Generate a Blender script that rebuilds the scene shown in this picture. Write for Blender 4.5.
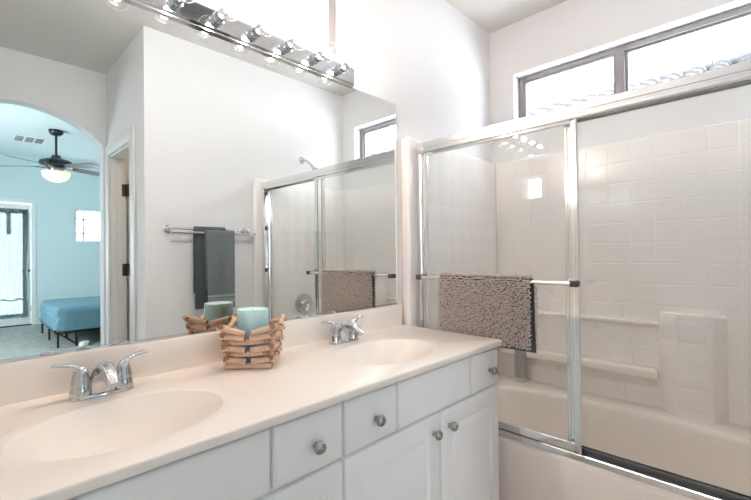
import bpy, bmesh, math, random
from mathutils import Vector, Matrix, noise

for o in list(bpy.data.objects):
    bpy.data.objects.remove(o, do_unlink=True)
scene = bpy.context.scene
COL = scene.collection
PI = math.pi
random.seed(7)

# ------------------------------------------------------------------ camera
CAM = Vector((-0.336, -1.3633, 1.2218))
YAW, PITCH, ROLL, FPX = 0.7958, 0.0087, -0.0106, 403.8
fwd = Vector((math.sin(YAW) * math.cos(PITCH), math.cos(YAW) * math.cos(PITCH), math.sin(PITCH)))
rgt = Vector((math.cos(YAW), -math.sin(YAW), 0))
upv = rgt.cross(fwd)
c_, s_ = math.cos(ROLL), math.sin(ROLL)
rgt, upv = c_ * rgt + s_ * upv, -s_ * rgt + c_ * upv
cam_d = bpy.data.cameras.new('camera')
cam_d.sensor_width = 36
cam_d.lens = FPX / 751 * 36
cam_d.clip_start = 0.02
cam = bpy.data.objects.new('camera', cam_d)
COL.objects.link(cam)
m3 = Matrix((rgt, upv, -fwd)).transposed()
cam.matrix_world = Matrix.Translation(CAM) @ m3.to_4x4()
scene.camera = cam

# ------------------------------------------------------------------ world, exposure
w = bpy.data.worlds.new('sky')
scene.world = w
w.use_nodes = True
bg = w.node_tree.nodes['Background']
bg.inputs[0].default_value = (0.87, 0.915, 1.0, 1)
bg.inputs[1].default_value = 9.0
vs = scene.view_settings
vs.view_transform = 'Standard'
vs.look = 'None'
vs.gamma = 1
vs.use_curve_mapping = False
vs.exposure = 0.96
scene.cycles.use_denoising = True
scene.cycles.max_bounces = 14
scene.cycles.diffuse_bounces = 8
scene.cycles.glossy_bounces = 8
scene.cycles.transparent_max_bounces = 24
scene.cycles.caustics_reflective = False
scene.cycles.caustics_refractive = False
scene.cycles.sample_clamp_indirect = 12.0


def portal(name, loc, direction, sx, sy):
    """sky portal in an opening: guides the daylight sampling, adds no light"""
    l = bpy.data.lights.new(name, 'AREA')
    l.shape = 'RECTANGLE'
    l.size, l.size_y = sx, sy
    l.cycles.is_portal = True
    o = bpy.data.objects.new(name, l)
    COL.objects.link(o)
    o.location = loc
    o.rotation_euler = Vector(direction).to_track_quat('-Z', 'Z' if abs(direction[2]) < .5 else 'Y').to_euler()
    return o


# room dimensions (metres, z = 0 at the floor)
XR = 2.205          # right wall (tub back wall)
YF = -1.55          # towel wall opposite the mirror
XS = 0.492          # side wall of the entry alcove
YA = -2.55          # wall with the arch
XL = -0.58          # left wall
ZC = 2.73           # bathroom ceiling
YB = -8.2           # bedroom far wall
ZB = 3.05           # bedroom ceiling

portal('portal_tub', (2.33, -0.775, 2.19), (-1, 0, 0), 1.2, .40)
portal('portal_vanity', (0.36, 0.11, 2.30), (0, -1, 0), 1.05, .42)
portal('portal_side', (-0.70, -0.17, 1.80), (1, 0, 0), .16, .2)
portal('portal_door', (0.07, YB - .08, 1.12), (0, 1, 0), .8, 1.9)
portal('portal_bed', (1.60, YB - .08, 1.82), (0, 1, 0), .9, .64)
portal('portal_bedside', (-1.62, -5.3, 1.5), (1, 0, 0), 2.0, 1.6)


# ------------------------------------------------------------------ materials
def mat(name, base, rough=.5, metal=0., bump=None, noise_amt=0., noise_scale=8., spec=.5, coat=0., emit=None, es=0., trans=0.):
    m = bpy.data.materials.new(name)
    m.use_nodes = True
    nt = m.node_tree
    b = nt.nodes['Principled BSDF']
    b.inputs['Base Color'].default_value = (*base, 1)
    b.inputs['Roughness'].default_value = rough
    b.inputs['Metallic'].default_value = metal
    b.inputs['Specular IOR Level'].default_value = spec
    b.inputs['Coat Weight'].default_value = coat
    if trans:
        b.inputs['Transmission Weight'].default_value = trans
    if emit:
        b.inputs['Emission Color'].default_value = (*emit, 1)
        b.inputs['Emission Strength'].default_value = es
    tc = nt.nodes.new('ShaderNodeTexCoord')
    if noise_amt:
        n = nt.nodes.new('ShaderNodeTexNoise')
        n.inputs['Scale'].default_value = noise_scale
        n.inputs['Detail'].default_value = 4
        nt.links.new(tc.outputs['Object'], n.inputs['Vector'])
        r = nt.nodes.new('ShaderNodeMix')
        r.data_type = 'RGBA'
        r.inputs[6].default_value = (*[max(0, c * (1 - noise_amt)) for c in base], 1)
        r.inputs[7].default_value = (*[min(1, c * (1 + noise_amt)) for c in base], 1)
        nt.links.new(n.outputs['Fac'], r.inputs[0])
        nt.links.new(r.outputs[2], b.inputs['Base Color'])
    if bump:
        sc, st = bump
        n2 = nt.nodes.new('ShaderNodeTexNoise')
        n2.inputs['Scale'].default_value = sc
        n2.inputs['Detail'].default_value = 3
        nt.links.new(tc.outputs['Object'], n2.inputs['Vector'])
        bp = nt.nodes.new('ShaderNodeBump')
        bp.inputs['Strength'].default_value = st
        bp.inputs['Distance'].default_value = .004
        nt.links.new(n2.outputs['Fac'], bp.inputs['Height'])
        nt.links.new(bp.outputs['Normal'], b.inputs['Normal'])
    return m


def thin_glass(name, tint=(.97, .985, .98), ior=1.5, rough=0.0):
    m = bpy.data.materials.new(name)
    m.use_nodes = True
    nt = m.node_tree
    nt.nodes.remove(nt.nodes['Principled BSDF'])
    out = nt.nodes['Material Output']
    t = nt.nodes.new('ShaderNodeBsdfTransparent')
    t.inputs[0].default_value = (*tint, 1)
    g = nt.nodes.new('ShaderNodeBsdfGlossy')
    g.inputs['Roughness'].default_value = rough
    g.inputs[0].default_value = (1, 1, 1, 1)
    # Schlick reflectance, the same from both sides of the thin pane
    geo = nt.nodes.new('ShaderNodeNewGeometry')
    dt = nt.nodes.new('ShaderNodeVectorMath')
    dt.operation = 'DOT_PRODUCT'
    nt.links.new(geo.outputs['Incoming'], dt.inputs[0])
    nt.links.new(geo.outputs['Normal'], dt.inputs[1])
    def mth(op, a, b=None):
        n = nt.nodes.new('ShaderNodeMath')
        n.operation = op
        for k, q in enumerate((a, b)):
            if q is None:
                continue
            if isinstance(q, (int, float)):
                n.inputs[k].default_value = q
            else:
                nt.links.new(q, n.inputs[k])
        return n.outputs[0]
    f0 = ((ior - 1) / (ior + 1)) ** 2
    p5 = mth('POWER', mth('SUBTRACT', 1.0, mth('ABSOLUTE', dt.outputs['Value'])), 5.0)
    f = nt.nodes.new('ShaderNodeMath')
    f.operation = 'MULTIPLY_ADD'
    nt.links.new(p5, f.inputs[0])
    f.inputs[1].default_value = 1 - f0
    f.inputs[2].default_value = f0
    mx = nt.nodes.new('ShaderNodeMixShader')
    nt.links.new(f.outputs[0], mx.inputs[0])
    nt.links.new(t.outputs[0], mx.inputs[1])
    nt.links.new(g.outputs[0], mx.inputs[2])
    nt.links.new(mx.outputs[0], out.inputs[0])
    return m


def sheer(name, col, fac=.45):
    m = bpy.data.materials.new(name)
    m.use_nodes = True
    nt = m.node_tree
    nt.nodes.remove(nt.nodes['Principled BSDF'])
    out = nt.nodes['Material Output']
    d = nt.nodes.new('ShaderNodeBsdfDiffuse')
    d.inputs[0].default_value = (*col, 1)
    t = nt.nodes.new('ShaderNodeBsdfTranslucent')
    t.inputs[0].default_value = (*col, 1)
    mx = nt.nodes.new('ShaderNodeMixShader')
    mx.inputs[0].default_value = .6
    tr = nt.nodes.new('ShaderNodeBsdfTransparent')
    mx2 = nt.nodes.new('ShaderNodeMixShader')
    mx2.inputs[0].default_value = fac
    nt.links.new(d.outputs[0], mx.inputs[1])
    nt.links.new(t.outputs[0], mx.inputs[2])
    nt.links.new(mx.outputs[0], mx2.inputs[1])
    nt.links.new(tr.outputs[0], mx2.inputs[2])
    nt.links.new(mx2.outputs[0], out.inputs[0])
    return m


M = {}
M['wall'] = mat('wall_paint', (.80, .795, .80), .75, bump=(180, .10))
M['ceiling'] = mat('ceiling_paint', (.68, .665, .635), .85, bump=(160, .12))
M['bedwall'] = mat('bedroom_paint', (.63, .755, .765), .8, bump=(160, .1))
M['bedceil'] = mat('bedroom_ceiling_paint', (.72, .80, .81), .85)
M['trimw'] = mat('white_trim', (.80, .81, .80), .4)
M['floor'] = mat('floor_vinyl', (.62, .56, .50), .4, noise_amt=.08, noise_scale=12)
M['carpet'] = mat('carpet', (.34, .355, .325), .95, noise_amt=.4, noise_scale=14, bump=(220, .9))
M['cab'] = mat('cabinet_white', (.91, .92, .925), .38)
M['counter'] = mat('cultured_marble', (.90, .845, .79), .28, noise_amt=.012, noise_scale=5, spec=.35)
M['mirror'] = mat('mirror_silver', (.875, .90, .875), 0.0, 1.0)
M['chrome'] = mat('chrome', (.66, .68, .70), .05, 1.0)
M['fchrome'] = mat('faucet_chrome', (.56, .58, .60), .05, 1.0)
M['alu'] = mat('bright_aluminium', (.84, .84, .84), .13, 1.0)
M['nickel'] = mat('brushed_nickel', (.40, .395, .39), .2, 1.0)
M['darkplastic'] = mat('dark_plastic', (.06, .065, .07), .4)
M['seal'] = mat('grey_seal', (.13, .135, .14), .5)
M['tub'] = mat('acrylic_almond', (.93, .855, .80), .22, coat=.25)
M['tile'] = mat('acrylic_tile', (.92, .88, .86), .2, coat=.2, bump=(28, .09))
M['glass'] = thin_glass('clear_glass')
M['bulbglass'] = thin_glass('bulb_glass', (.95, .95, .95), 1.6)
M['filament'] = mat('filament_glow', (1, .8, .6), .5, emit=(1, .79, .64), es=215)
M['winframe'] = mat('bronze_taupe_frame', (.30, .285, .29), .45, .3)
M['winwhite'] = mat('white_vinyl', (.85, .86, .86), .4)
M['mat'] = mat('chenille_taupe', (.64, .57, .545), .95, noise_amt=.25, noise_scale=90)
M['matback'] = mat('mat_backing', (.14, .15, .155), .9)
M['towel'] = mat('grey_terry', (.165, .19, .20), .95, bump=(420, .9), noise_amt=.2, noise_scale=60)
M['towel2'] = mat('dark_grey_terry', (.09, .105, .115), .95, bump=(420, .9), noise_amt=.2, noise_scale=60)
M['band'] = mat('towel_band', (.34, .37, .38), .7)
M['wood'] = mat('driftwood', (.70, .49, .365), .75, noise_amt=.35, noise_scale=35, bump=(90, .6))
M['woodend'] = mat('driftwood_end', (.36, .20, .12), .8, noise_amt=.3, noise_scale=120)
M['candle'] = mat('candle_wax', (.45, .70, .76), .5)
M['wick'] = mat('wick', (.08, .07, .06), .9)
M['bronze'] = mat('fan_dark_bronze', (.035, .05, .055), .35, .6)
M['blade'] = mat('fan_blade_wood', (.12, .12, .12), .35, noise_amt=.2, noise_scale=20)
M['fanbowl'] = mat('frosted_bowl_glow', (.9, .8, .6), .4, emit=(1, .68, .36), es=.75)
M['blackmetal'] = mat('black_steel', (.02, .022, .025), .4, .6)
M['quilt'] = mat('blue_quilt', (.135, .26, .325), .85, noise_amt=.12, noise_scale=30)
M['sheet'] = mat('blue_sheet', (.10, .24, .335), .8, noise_amt=.1, noise_scale=20)
M['curtain'] = sheer('sheer_curtain', (.115, .145, .155), .025)
M['curtain2'] = sheer('curtain_hem', (.14, .19, .19), .05)
M['muntin'] = mat('muntin_grey', (.30, .33, .35), .5)
M['white'] = mat('white_plastic', (.85, .85, .83), .35)
M['doorpaint'] = mat('door_paint', (.72, .71, .68), .5)
M['hinge'] = mat('hinge_bronze', (.10, .08, .06), .35, .8)
M['dark'] = mat('dark_slot', (.03, .03, .032), .9)
M['bottle'] = mat('grey_bottle', (.30, .30, .29), .3)
M['bottlecap'] = mat('pale_cap', (.62, .60, .56), .3)
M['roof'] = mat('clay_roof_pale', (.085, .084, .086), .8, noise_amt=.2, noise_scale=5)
M['roofdeck'] = mat('roof_mortar_shade', (.035, .035, .037), .9)  # dark deck colour stands in for the shadow between the tiles
M['closet'] = mat('closet_paint', (.80, .68, .56), .8)

# candle: turquoise wax fading to pale at its upper half
nt = M['candle'].node_tree
b = nt.nodes['Principled BSDF']
tc = nt.nodes.new('ShaderNodeTexCoord')
sx = nt.nodes.new('ShaderNodeSeparateXYZ')
nt.links.new(tc.outputs['Generated'], sx.inputs[0])
cr = nt.nodes.new('ShaderNodeValToRGB')
cr.color_ramp.elements[0].position = .35
cr.color_ramp.elements[0].color = (.12, .38, .58, 1)
cr.color_ramp.elements[1].position = .95
cr.color_ramp.elements[1].color = (.60, .84, .85, 1)
nt.links.new(sx.outputs[2], cr.inputs[0])
nt.links.new(cr.outputs[0], b.inputs['Base Color'])
b.inputs['Subsurface Weight'].default_value = .15
b.inputs['Subsurface Radius'].default_value = (.02, .03, .03)

# ------------------------------------------------------------------ mesh helpers
ORIGIN = {}


def root_of(p):
    while p.parent:
        p = p.parent
    return p


class MB:
    def __init__(self):
        self.bm = bmesh.new()

    def box(self, a, b, bev=0., seg=2, mi=0):
        x0, y0, z0 = [min(a[i], b[i]) for i in range(3)]
        x1, y1, z1 = [max(a[i], b[i]) for i in range(3)]
        vs_ = [self.bm.verts.new(p) for p in ((x0, y0, z0), (x1, y0, z0), (x1, y1, z0), (x0, y1, z0),
                                               (x0, y0, z1), (x1, y0, z1), (x1, y1, z1), (x0, y1, z1))]
        fs = [self.bm.faces.new([vs_[i] for i in f]) for f in
              ((0, 3, 2, 1), (4, 5, 6, 7), (0, 1, 5, 4), (1, 2, 6, 5), (2, 3, 7, 6), (3, 0, 4, 7))]
        for f in fs:
            f.material_index = mi
        if bev:
            es = list({e for f in fs for e in f.edges})
            r = bmesh.ops.bevel(self.bm, geom=es, offset=bev, segments=seg, profile=.5, affect='EDGES')
            for f in r['faces']:
                f.material_index = mi
        return self

    def ring(self, pts):
        return [self.bm.verts.new(p) for p in pts]

    def bridge(self, a, b, closed=True, mi=0):
        n = len(a)
        for i in range(n if closed else n - 1):
            f = self.bm.faces.new((a[i], a[(i + 1) % n], b[(i + 1) % n], b[i]))
            f.material_index = mi

    def cap(self, r, flip=False, mi=0):
        f = self.bm.faces.new(list(reversed(r)) if flip else r)
        f.material_index = mi
        return f

    def tube(self, path, rad, seg=10, cap=True, sq=None, up=None, mi=0, mi_cap=None):
        path = [Vector(p) for p in path]
        n = len(path)
        if not isinstance(rad, (list, tuple)):
            rad = [rad] * n
        sq = sq or [(1, 1)] * n
        rings = []
        nrm = None
        for i, p in enumerate(path):
            t = (path[min(i + 1, n - 1)] - path[max(i - 1, 0)]).normalized()
            if nrm is None:
                u = Vector(up) if up else (Vector((0, 0, 1)) if abs(t.z) < .9 else Vector((1, 0, 0)))
                nrm = (u - t * u.dot(t)).normalized()
            else:
                nrm = (nrm - t * nrm.dot(t)).normalized()
            bn = t.cross(nrm)
            rings.append(self.ring([p + (nrm * math.cos(2 * PI * k / seg) * sq[i][0] + bn * math.sin(2 * PI * k / seg) * sq[i][1]) * rad[i]
                                    for k in range(seg)]))
        for a, b_ in zip(rings, rings[1:]):
            self.bridge(a, b_, mi=mi)
        if cap:
            self.cap(rings[0], True, mi if mi_cap is None else mi_cap)
            self.cap(rings[-1], False, mi if mi_cap is None else mi_cap)
        return self

    def lathe(self, prof, center, axis=(0, 0, 1), seg=24, mi=0):
        """prof = list of (radius, height along axis)"""
        ax = Vector(axis).normalized()
        u = Vector((1, 0, 0)) if abs(ax.x) < .9 else Vector((0, 1, 0))
        u = (u - ax * u.dot(ax)).normalized()
        v = ax.cross(u)
        c = Vector(center)
        rings = []
        for r, h in prof:
            if r < 1e-6:
                rings.append([self.bm.verts.new(c + ax * h)])
            else:
                rings.append(self.ring([c + ax * h + (u * math.cos(2 * PI * k / seg) + v * math.sin(2 * PI * k / seg)) * r for k in range(seg)]))
        for a, b_ in zip(rings, rings[1:]):
            if len(a) == 1 and len(b_) == 1:
                continue
            if len(a) == 1:
                for k in range(seg):
                    self.bm.faces.new((a[0], b_[k], b_[(k + 1) % seg])).material_index = mi
            elif len(b_) == 1:
                for k in range(seg):
                    self.bm.faces.new((a[k], a[(k + 1) % seg], b_[0])).material_index = mi
            else:
                self.bridge(a, b_, mi=mi)
        return self

    def sphere(self, c, r, seg=16, rings=10, scale=(1, 1, 1)):
        c = Vector(c)
        res = bmesh.ops.create_uvsphere(self.bm, u_segments=seg, v_segments=rings, radius=r)
        for v in res['verts']:
            v.co = c + Vector((v.co.x * scale[0], v.co.y * scale[1], v.co.z * scale[2]))
        return self

    def prism(self, poly, d, mi=0):
        """poly: list of 3D points; extruded by vector d"""
        a = self.ring(poly)
        b_ = self.ring([Vector(p) + Vector(d) for p in poly])
        self.bridge(a, b_, mi=mi)
        self.cap(a, True, mi)
        self.cap(b_, False, mi)
        return self

    def sheet(self, fn, nu, nv, mi=0):
        g = [[self.bm.verts.new(fn(i / nu, j / nv)) for j in range(nv + 1)] for i in range(nu + 1)]
        for i in range(nu):
            for j in range(nv):
                self.bm.faces.new((g[i][j], g[i + 1][j], g[i + 1][j + 1], g[i][j + 1])).material_index = mi
        return self

    def build(self, name, m, parent=None, smooth=None, normals=True):
        if normals:
            bmesh.ops.recalc_face_normals(self.bm, faces=self.bm.faces[:])
        me = bpy.data.meshes.new(name)
        self.bm.to_mesh(me)
        self.bm.free()
        for x in (m if isinstance(m, (list, tuple)) else [m]):
            me.materials.append(M[x] if isinstance(x, str) else x)
        o = bpy.data.objects.new(name, me)
        COL.objects.link(o)
        if parent is not None:
            o.parent = parent
            off = ORIGIN[root_of(parent).name]
        else:
            co = [v.co for v in me.vertices]
            off = Vector(((min(c.x for c in co) + max(c.x for c in co)) / 2, (min(c.y for c in co) + max(c.y for c in co)) / 2, min(c.z for c in co)))
            o.location = off
            ORIGIN[o.name] = off.copy()
        me.transform(Matrix.Translation(-off))
        if smooth is not None:
            for p in me.polygons:
                p.use_smooth = True
            if smooth < 180:
                me.set_sharp_from_angle(angle=math.radians(smooth))
        return o


def thing(name, loc, label, cat, group=None):
    o = bpy.data.objects.new(name, None)
    o.empty_display_size = .05
    COL.objects.link(o)
    o.location = loc
    ORIGIN[o.name] = Vector(loc)
    tag(o, label, cat, group)
    return o


def tag(o, label, cat, group=None):
    o['label'] = label
    o['category'] = cat
    if group:
        o['group'] = group
    return o


def struct(name, mb, m, smooth=None, label=None, cat=None):
    o = mb.build(name, m, smooth=smooth)
    o['kind'] = 'structure'
    if label:
        tag(o, label, cat)
    return o


def wall_with_hole(mb, ax, p0, p1, a0, a1, z0, z1, holes):
    """wall slab with rectangular holes; ax = 'x' (plane normal x) or 'y'; p0..p1 thickness range, a0..a1 extent"""
    def bx(u0, u1, v0, v1):
        if u1 - u0 < 1e-4 or v1 - v0 < 1e-4:
            return
        if ax == 'x':
            mb.box((p0, u0, v0), (p1, u1, v1))
        else:
            mb.box((u0, p0, v0), (u1, p1, v1))
    cur = a0
    for (h0, h1, hz0, hz1) in sorted(holes):
        bx(cur, h0, z0, z1)
        bx(h0, h1, z0, hz0)
        bx(h0, h1, hz1, z1)
        cur = h1
    bx(cur, a1, z0, z1)
    return mb


# ------------------------------------------------------------------ room shell
W2 = (-0.17, 0.893, 2.10, 2.50)      # window above the mirror (x0,x1,z0,z1)
W1 = (-1.385, -0.165, 1.99, 2.39)    # window above the tub (y0,y1,z0,z1)
W3 = (-0.25, -0.08, 1.70, 1.90)      # small window in the left wall
struct('wall_back', wall_with_hole(MB(), 'y', .006, .13, XL - .12, XR + .13, 0, ZC, [W2]), 'wall', label='white wall behind the mirror and vanity', cat='wall')
struct('wall_right', wall_with_hole(MB(), 'x', XR, XR + .13, YF - .12, .006, 0, ZC, [W1]), 'wall', label='white wall above the tub with a long window', cat='wall')
struct('wall_front', MB().box((XS, YF - .12, 0), (XR, YF, ZC)), 'wall', label='white wall holding the towel rail, seen in the mirror', cat='wall')
DOOR = (-2.43, -1.83, 0, 2.03)
struct('wall_alcove', wall_with_hole(MB(), 'x', XS, XS + .11, YA, YF - .12, 0, ZC, [DOOR]), 'wall', label='alcove side wall with a doorway', cat='wall')
struct('wall_left', wall_with_hole(MB(), 'x', XL - .12, XL, YA, .006, 0, ZC, [W3]), 'wall', label='left wall beside the vanity', cat='wall')

# arch wall
AX, AH, ASP, AAP = -0.045, 0.515, 2.13, 2.365
mb = MB()
Rr = (AH ** 2 + (AAP - ASP) ** 2) / (2 * (AAP - ASP))
zc0 = AAP - Rr
arc = []
N = 28
for i in range(N + 1):
    x = AX - AH + 2 * AH * i / N
    arc.append((x, zc0 + math.sqrt(max(0, Rr * Rr - (x - AX) ** 2))))
y0, y1 = YA - .12, YA
mb.box((-1.62, y0, 0), (AX - AH, y1, ZB))
mb.box((AX + AH, y0, 0), (3.2, y1, ZB))
for (xa, za), (xb, zb) in zip(arc, arc[1:]):
    mb.prism([(xa, y0, za), (xb, y0, zb), (xb, y0, ZB), (xa, y0, ZB)], (0, y1 - y0, 0))
bmesh.ops.remove_doubles(mb.bm, verts=mb.bm.verts[:], dist=1e-5)
struct('wall_arch', mb, 'wall', label='wall with an arched opening to the bedroom', cat='wall')

struct('floor_bathroom', MB().box((XL - .12, YA - .12, -.1), (XR + .13, .13, 0)), 'floor', label='bathroom floor', cat='floor')
struct('ceiling_bathroom', MB().box((XL - .12, YA, ZC), (XR + .13, .13, ZC + .1)), 'ceiling', label='flat bathroom ceiling', cat='ceiling')
# closet beyond the alcove doorway
mb = MB()
mb.box((1.75, YA, 0), (1.87, YF - .12, ZC))
struct('wall_closet', mb, 'closet', label='warm closet wall beyond the open door', cat='wall')

# bedroom
BW = (1.158, 2.06, 1.505, 2.14)
BD = (-.38, .525, 0.0, 2.19)
struct('wall_bedroom_back', wall_with_hole(MB(), 'y', YB - .12, YB, -1.62, 3.2, 0, ZB, [BD, BW]), 'bedwall', label='pale blue bedroom wall with glazed door and window', cat='wall')
struct('wall_bedroom_left', wall_with_hole(MB(), 'x', -1.62, -1.5, YB, YA - .12, 0, ZB, [(-6.3, -4.3, .7, 2.3)]), 'bedwall', label='bedroom side wall', cat='wall')
struct('wall_bedroom_right', MB().box((3.08, YB, 0), (3.2, YA - .12, ZB)), 'bedwall', label='bedroom wall at the bed head', cat='wall')
struct('floor_bedroom', MB().box((-1.62, YB - .12, -.1), (3.2, YA - .12, 0)), 'carpet', label='grey green bedroom carpet', cat='carpet')
struct('ceiling_bedroom', MB().box((-1.62, YB - .12, ZB), (3.2, YA - .12, ZB + .1)), 'bedceil', label='pale bedroom ceiling', cat='ceiling')


# ------------------------------------------------------------------ windows
def window_frame(name, label, ax, plane, a0, a1, z0, z1, fw=.045, mull=None, m='winframe', depth=.05, sash=None, muntins=()):
    """framed window set in the outer part of the wall; ax normal axis; plane = inner face of the frame (towards +normal)"""
    def P(a, n, z):
        return (plane + n, a, z) if ax == 'x' else (a, plane + n, z)
    sgn = depth
    mb = MB()
    mb.box(P(a0, 0, z0), P(a0 + fw, sgn, z1), .004)
    mb.box(P(a1 - fw, 0, z0), P(a1, sgn, z1), .004)
    mb.box(P(a0 + fw, 0, z0), P(a1 - fw, sgn, z0 + fw), .004)
    mb.box(P(a0 + fw, 0, z1 - fw), P(a1 - fw, sgn, z1), .004)
    o = mb.build(name, m, smooth=35)
    o['kind'] = 'structure'
    tag(o, label, 'window')
    ORIGIN[o.name] = o.location.copy()
    if mull is not None:
        mb = MB()
        mb.box(P(mull - .022, -.002 if depth > 0 else .002, z0 + fw * .5), P(mull + .022, sgn * .9, z1 - fw * .5), .003)
        mb.build('meeting_stile', m, o, smooth=35)
        for (b0, b1, n0) in ((a0 + fw, mull - .022, .3), (mull + .022, a1 - fw, .1)):
            mb = MB()
            t = .014
            mb.box(P(b0, sgn * n0, z0 + fw), P(b0 + t, sgn * (n0 + .4), z1 - fw))
            mb.box(P(b1 - t, sgn * n0, z0 + fw), P(b1, sgn * (n0 + .4), z1 - fw))
            mb.box(P(b0 + t, sgn * n0, z0 + fw), P(b1 - t, sgn * (n0 + .4), z0 + fw + t))
            mb.box(P(b0 + t, sgn * n0, z1 - fw - t), P(b1 - t, sgn * (n0 + .4), z1 - fw))
            mb.build('sash', m, o, smooth=35)
            mb = MB()
            mb.box(P(b0 + t, sgn * (n0 + .18), z0 + fw + t), P(b1 - t, sgn * (n0 + .24), z1 - fw - t))
            mb.build('pane', 'glass', o)
    else:
        mb = MB()
        mb.box(P(a0 + fw, sgn * .4, z0 + fw), P(a1 - fw, sgn * .5, z1 - fw))
        mb.build('pane', 'glass', o)
        if muntins:
            mb = MB()
            for k, v in muntins:
                if k == 'v':
                    mb.box(P(v - .015, sgn * .2, z0 + fw), P(v + .015, sgn * .38, z1 - fw))
                else:
                    mb.box(P(a0 + fw, sgn * .22, v - .015), P(a1 - fw, sgn * .36, v + .015))
            mb.build('muntin_grid', 'muntin', o)
    return o


window_frame('window_1', 'long two pane sliding window with taupe frame above the tub', 'x', XR + .075, *W1, fw=.034, mull=-.765)
window_frame('window_2', 'clerestory window with taupe frame above the mirror, behind the light bar', 'y', .085, *W2, mull=None)
window_frame('window_3', 'small window high in the left wall, seen only as a reflection', 'x', XL - .06, *W3, fw=.012, m='winwhite', depth=-.05)
window_frame('window_4', 'white bedroom window with prairie grid, seen in the mirror', 'y', YB - .03, *BW, fw=.04, m='winwhite', depth=-.06,
             muntins=(('v', BW[0] + .15), ('v', BW[1] - .15), ('h', BW[3] - .19), ('h', BW[2] + .17)))
window_frame('added_window_5', 'unseen side window added to brighten the bedroom', 'x', -1.56, -6.3, -4.3, .7, 2.3, fw=.05, mull=-5.3, m='winwhite', depth=-.05)  # extra window, added out of view to let more daylight into the bedroom

# neighbour's tiled roof outside the tub window
mb = MB()
mb.prism([(5.05, -6, 3.06), (3.4, -6, 2.35), (3.4, -6, 2.27), (5.05, -6, 2.90)], (0, 11, 0))
tr = thing('neighbour_roof', (4.3, -.5, 2.27), 'pale barrel tile roof next door seen through the window above the tub', 'roof')
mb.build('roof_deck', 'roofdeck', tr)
mb = MB()
for i in range(56):
    yy = -5.8 + i * .19
    for j in range(5):
        t0, t1 = j / 5, (j + 1) / 5
        p0 = Vector((3.4, yy, 2.37)).lerp(Vector((5.06, yy, 3.08)), t0)
        p1 = Vector((3.4, yy, 2.37)).lerp(Vector((5.06, yy, 3.08)), t1 + .02)
        mb.tube([p0 + Vector((0, 0, .02)), p1], [.075, .062], 8)
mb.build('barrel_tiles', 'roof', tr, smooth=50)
mb = MB()
for j in range(26):
    mb.tube([(5.07, -6 + j * .42, 3.13), (5.07, -6 + j * .42 + .44, 3.115)], [.09, .075], 10)
mb.build('ridge_tiles', 'roof', tr, smooth=50)


# ------------------------------------------------------------------ doorway trim and open door in the alcove
cw, ct = .085, .016
mb = MB()
ya, yb = DOOR[0], DOOR[1]
mb.box((XS - ct, yb, 0), (XS, yb + cw, 2.03 + cw), .004)
mb.box((XS - ct, ya - cw, 0), (XS, ya, 2.03 + cw), .004)
mb.box((XS - ct, ya, 2.03), (XS, yb, 2.03 + cw), .004)
struct('trim_1', mb, 'trimw', smooth=35, label='white casing around the alcove doorway', cat='door trim')
mb = MB()
mb.box((XS, ya, 0), (XS + .11, ya + .018, 2.03))
mb.box((XS, yb - .018, 0), (XS + .11, yb, 2.03))
mb.box((XS, ya + .018, 2.012), (XS + .11, yb - .018, 2.03))
mb.box((XS + .04, ya + .018, 0), (XS + .075, ya + .03, 2.0))
struct('trim_2', mb, 'trimw', label='white jamb lining of the alcove doorway', cat='door jamb')
d2 = thing('door_2', (1.0, -2.38, 0.01), 'open white closet door with dark hinges beyond the alcove doorway', 'door')
d2['kind'] = 'structure'
MB().box((XS + .12, -2.405, .012), (XS + .69, -2.37, 2.005), .002).build('door_slab', 'doorpaint', d2)
for hz in (1.76, 1.11, .28):
    mb = MB()
    mb.tube([(XS + .113, -2.377, hz - .05), (XS + .113, -2.377, hz + .05)], .009, 10)
    mb.box((XS + .076, -2.4118, hz - .05), (XS + .112, -2.4095, hz + .05))
    mb.box((XS + .1172, -2.40, hz - .05), (XS + .1199, -2.372, hz + .05))
    mb.build('hinge', 'hinge', d2, smooth=40)
for ly in (1,):
    mb = MB()
    mb.lathe([(.0, 0), (.03, 0), (.03, .006), (.01, .008), (.01, .04), (.026, .05), (.028, .06), (.0, .07)], (XS + .63, -2.369, .95), (0, 1, 0), 16)
    mb.build('door_knob', 'nickel', d2, smooth=50)

# closet light
l = bpy.data.lights.new('closet_bulb', 'POINT')
l.energy = 3.5
l.color = (1, .72, .48)
l.shadow_soft_size = .08
lo = bpy.data.objects.new('closet_bulb', l)
COL.objects.link(lo)
lo.location = (1.2, -2.1, 2.45)

# baseboards
for nm, a, b_ in (('baseboard_front', (XS, YF, 0), (1.24, YF + .014, .09)), ('baseboard_bedroom', (.60, YB, 0), (3.08, YB + .014, .09)),
                  ('baseboard_left', (XL, YA, 0), (XL + .014, -.6, .09))):
    struct(nm, MB().box(a, b_, .003), 'trimw', label='white baseboard along the ' + nm.split('_')[1] + ' wall', cat='baseboard')

# ------------------------------------------------------------------ bedroom door with sheer curtain
d1 = thing('door_1', (.07, YB, 0), 'white glazed bedroom door with a sheer curtain, seen in the mirror', 'door')
d1['kind'] = 'structure'
mb = MB()
gx0, gx1, gz0, gz1 = -.31, .462, .17, 2.07
yd = YB - .06
mb.box((BD[0] + .004, yd, .02), (gx0, yd + .045, 2.18), .003)
mb.box((gx1, yd, .02), (BD[1] - .004, yd + .045, 2.18), .003)
mb.box((gx0, yd, .02), (gx1, yd + .045, gz0), .003)
mb.box((gx0, yd, gz1), (gx1, yd + .045, 2.18), .003)
mb.build('door_frame', 'winwhite', d1)
MB().box((gx0, yd + .018, gz0), (gx1, yd + .024, gz1)).build('glass_pane', 'glass', d1)
mb = MB()
mb.lathe([(0, 0), (.026, 0), (.026, .006), (.01, .01), (.01, .045), (.0, .046)], (BD[1] - .035, yd + .045, .98), (0, 1, 0), 16)
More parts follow.
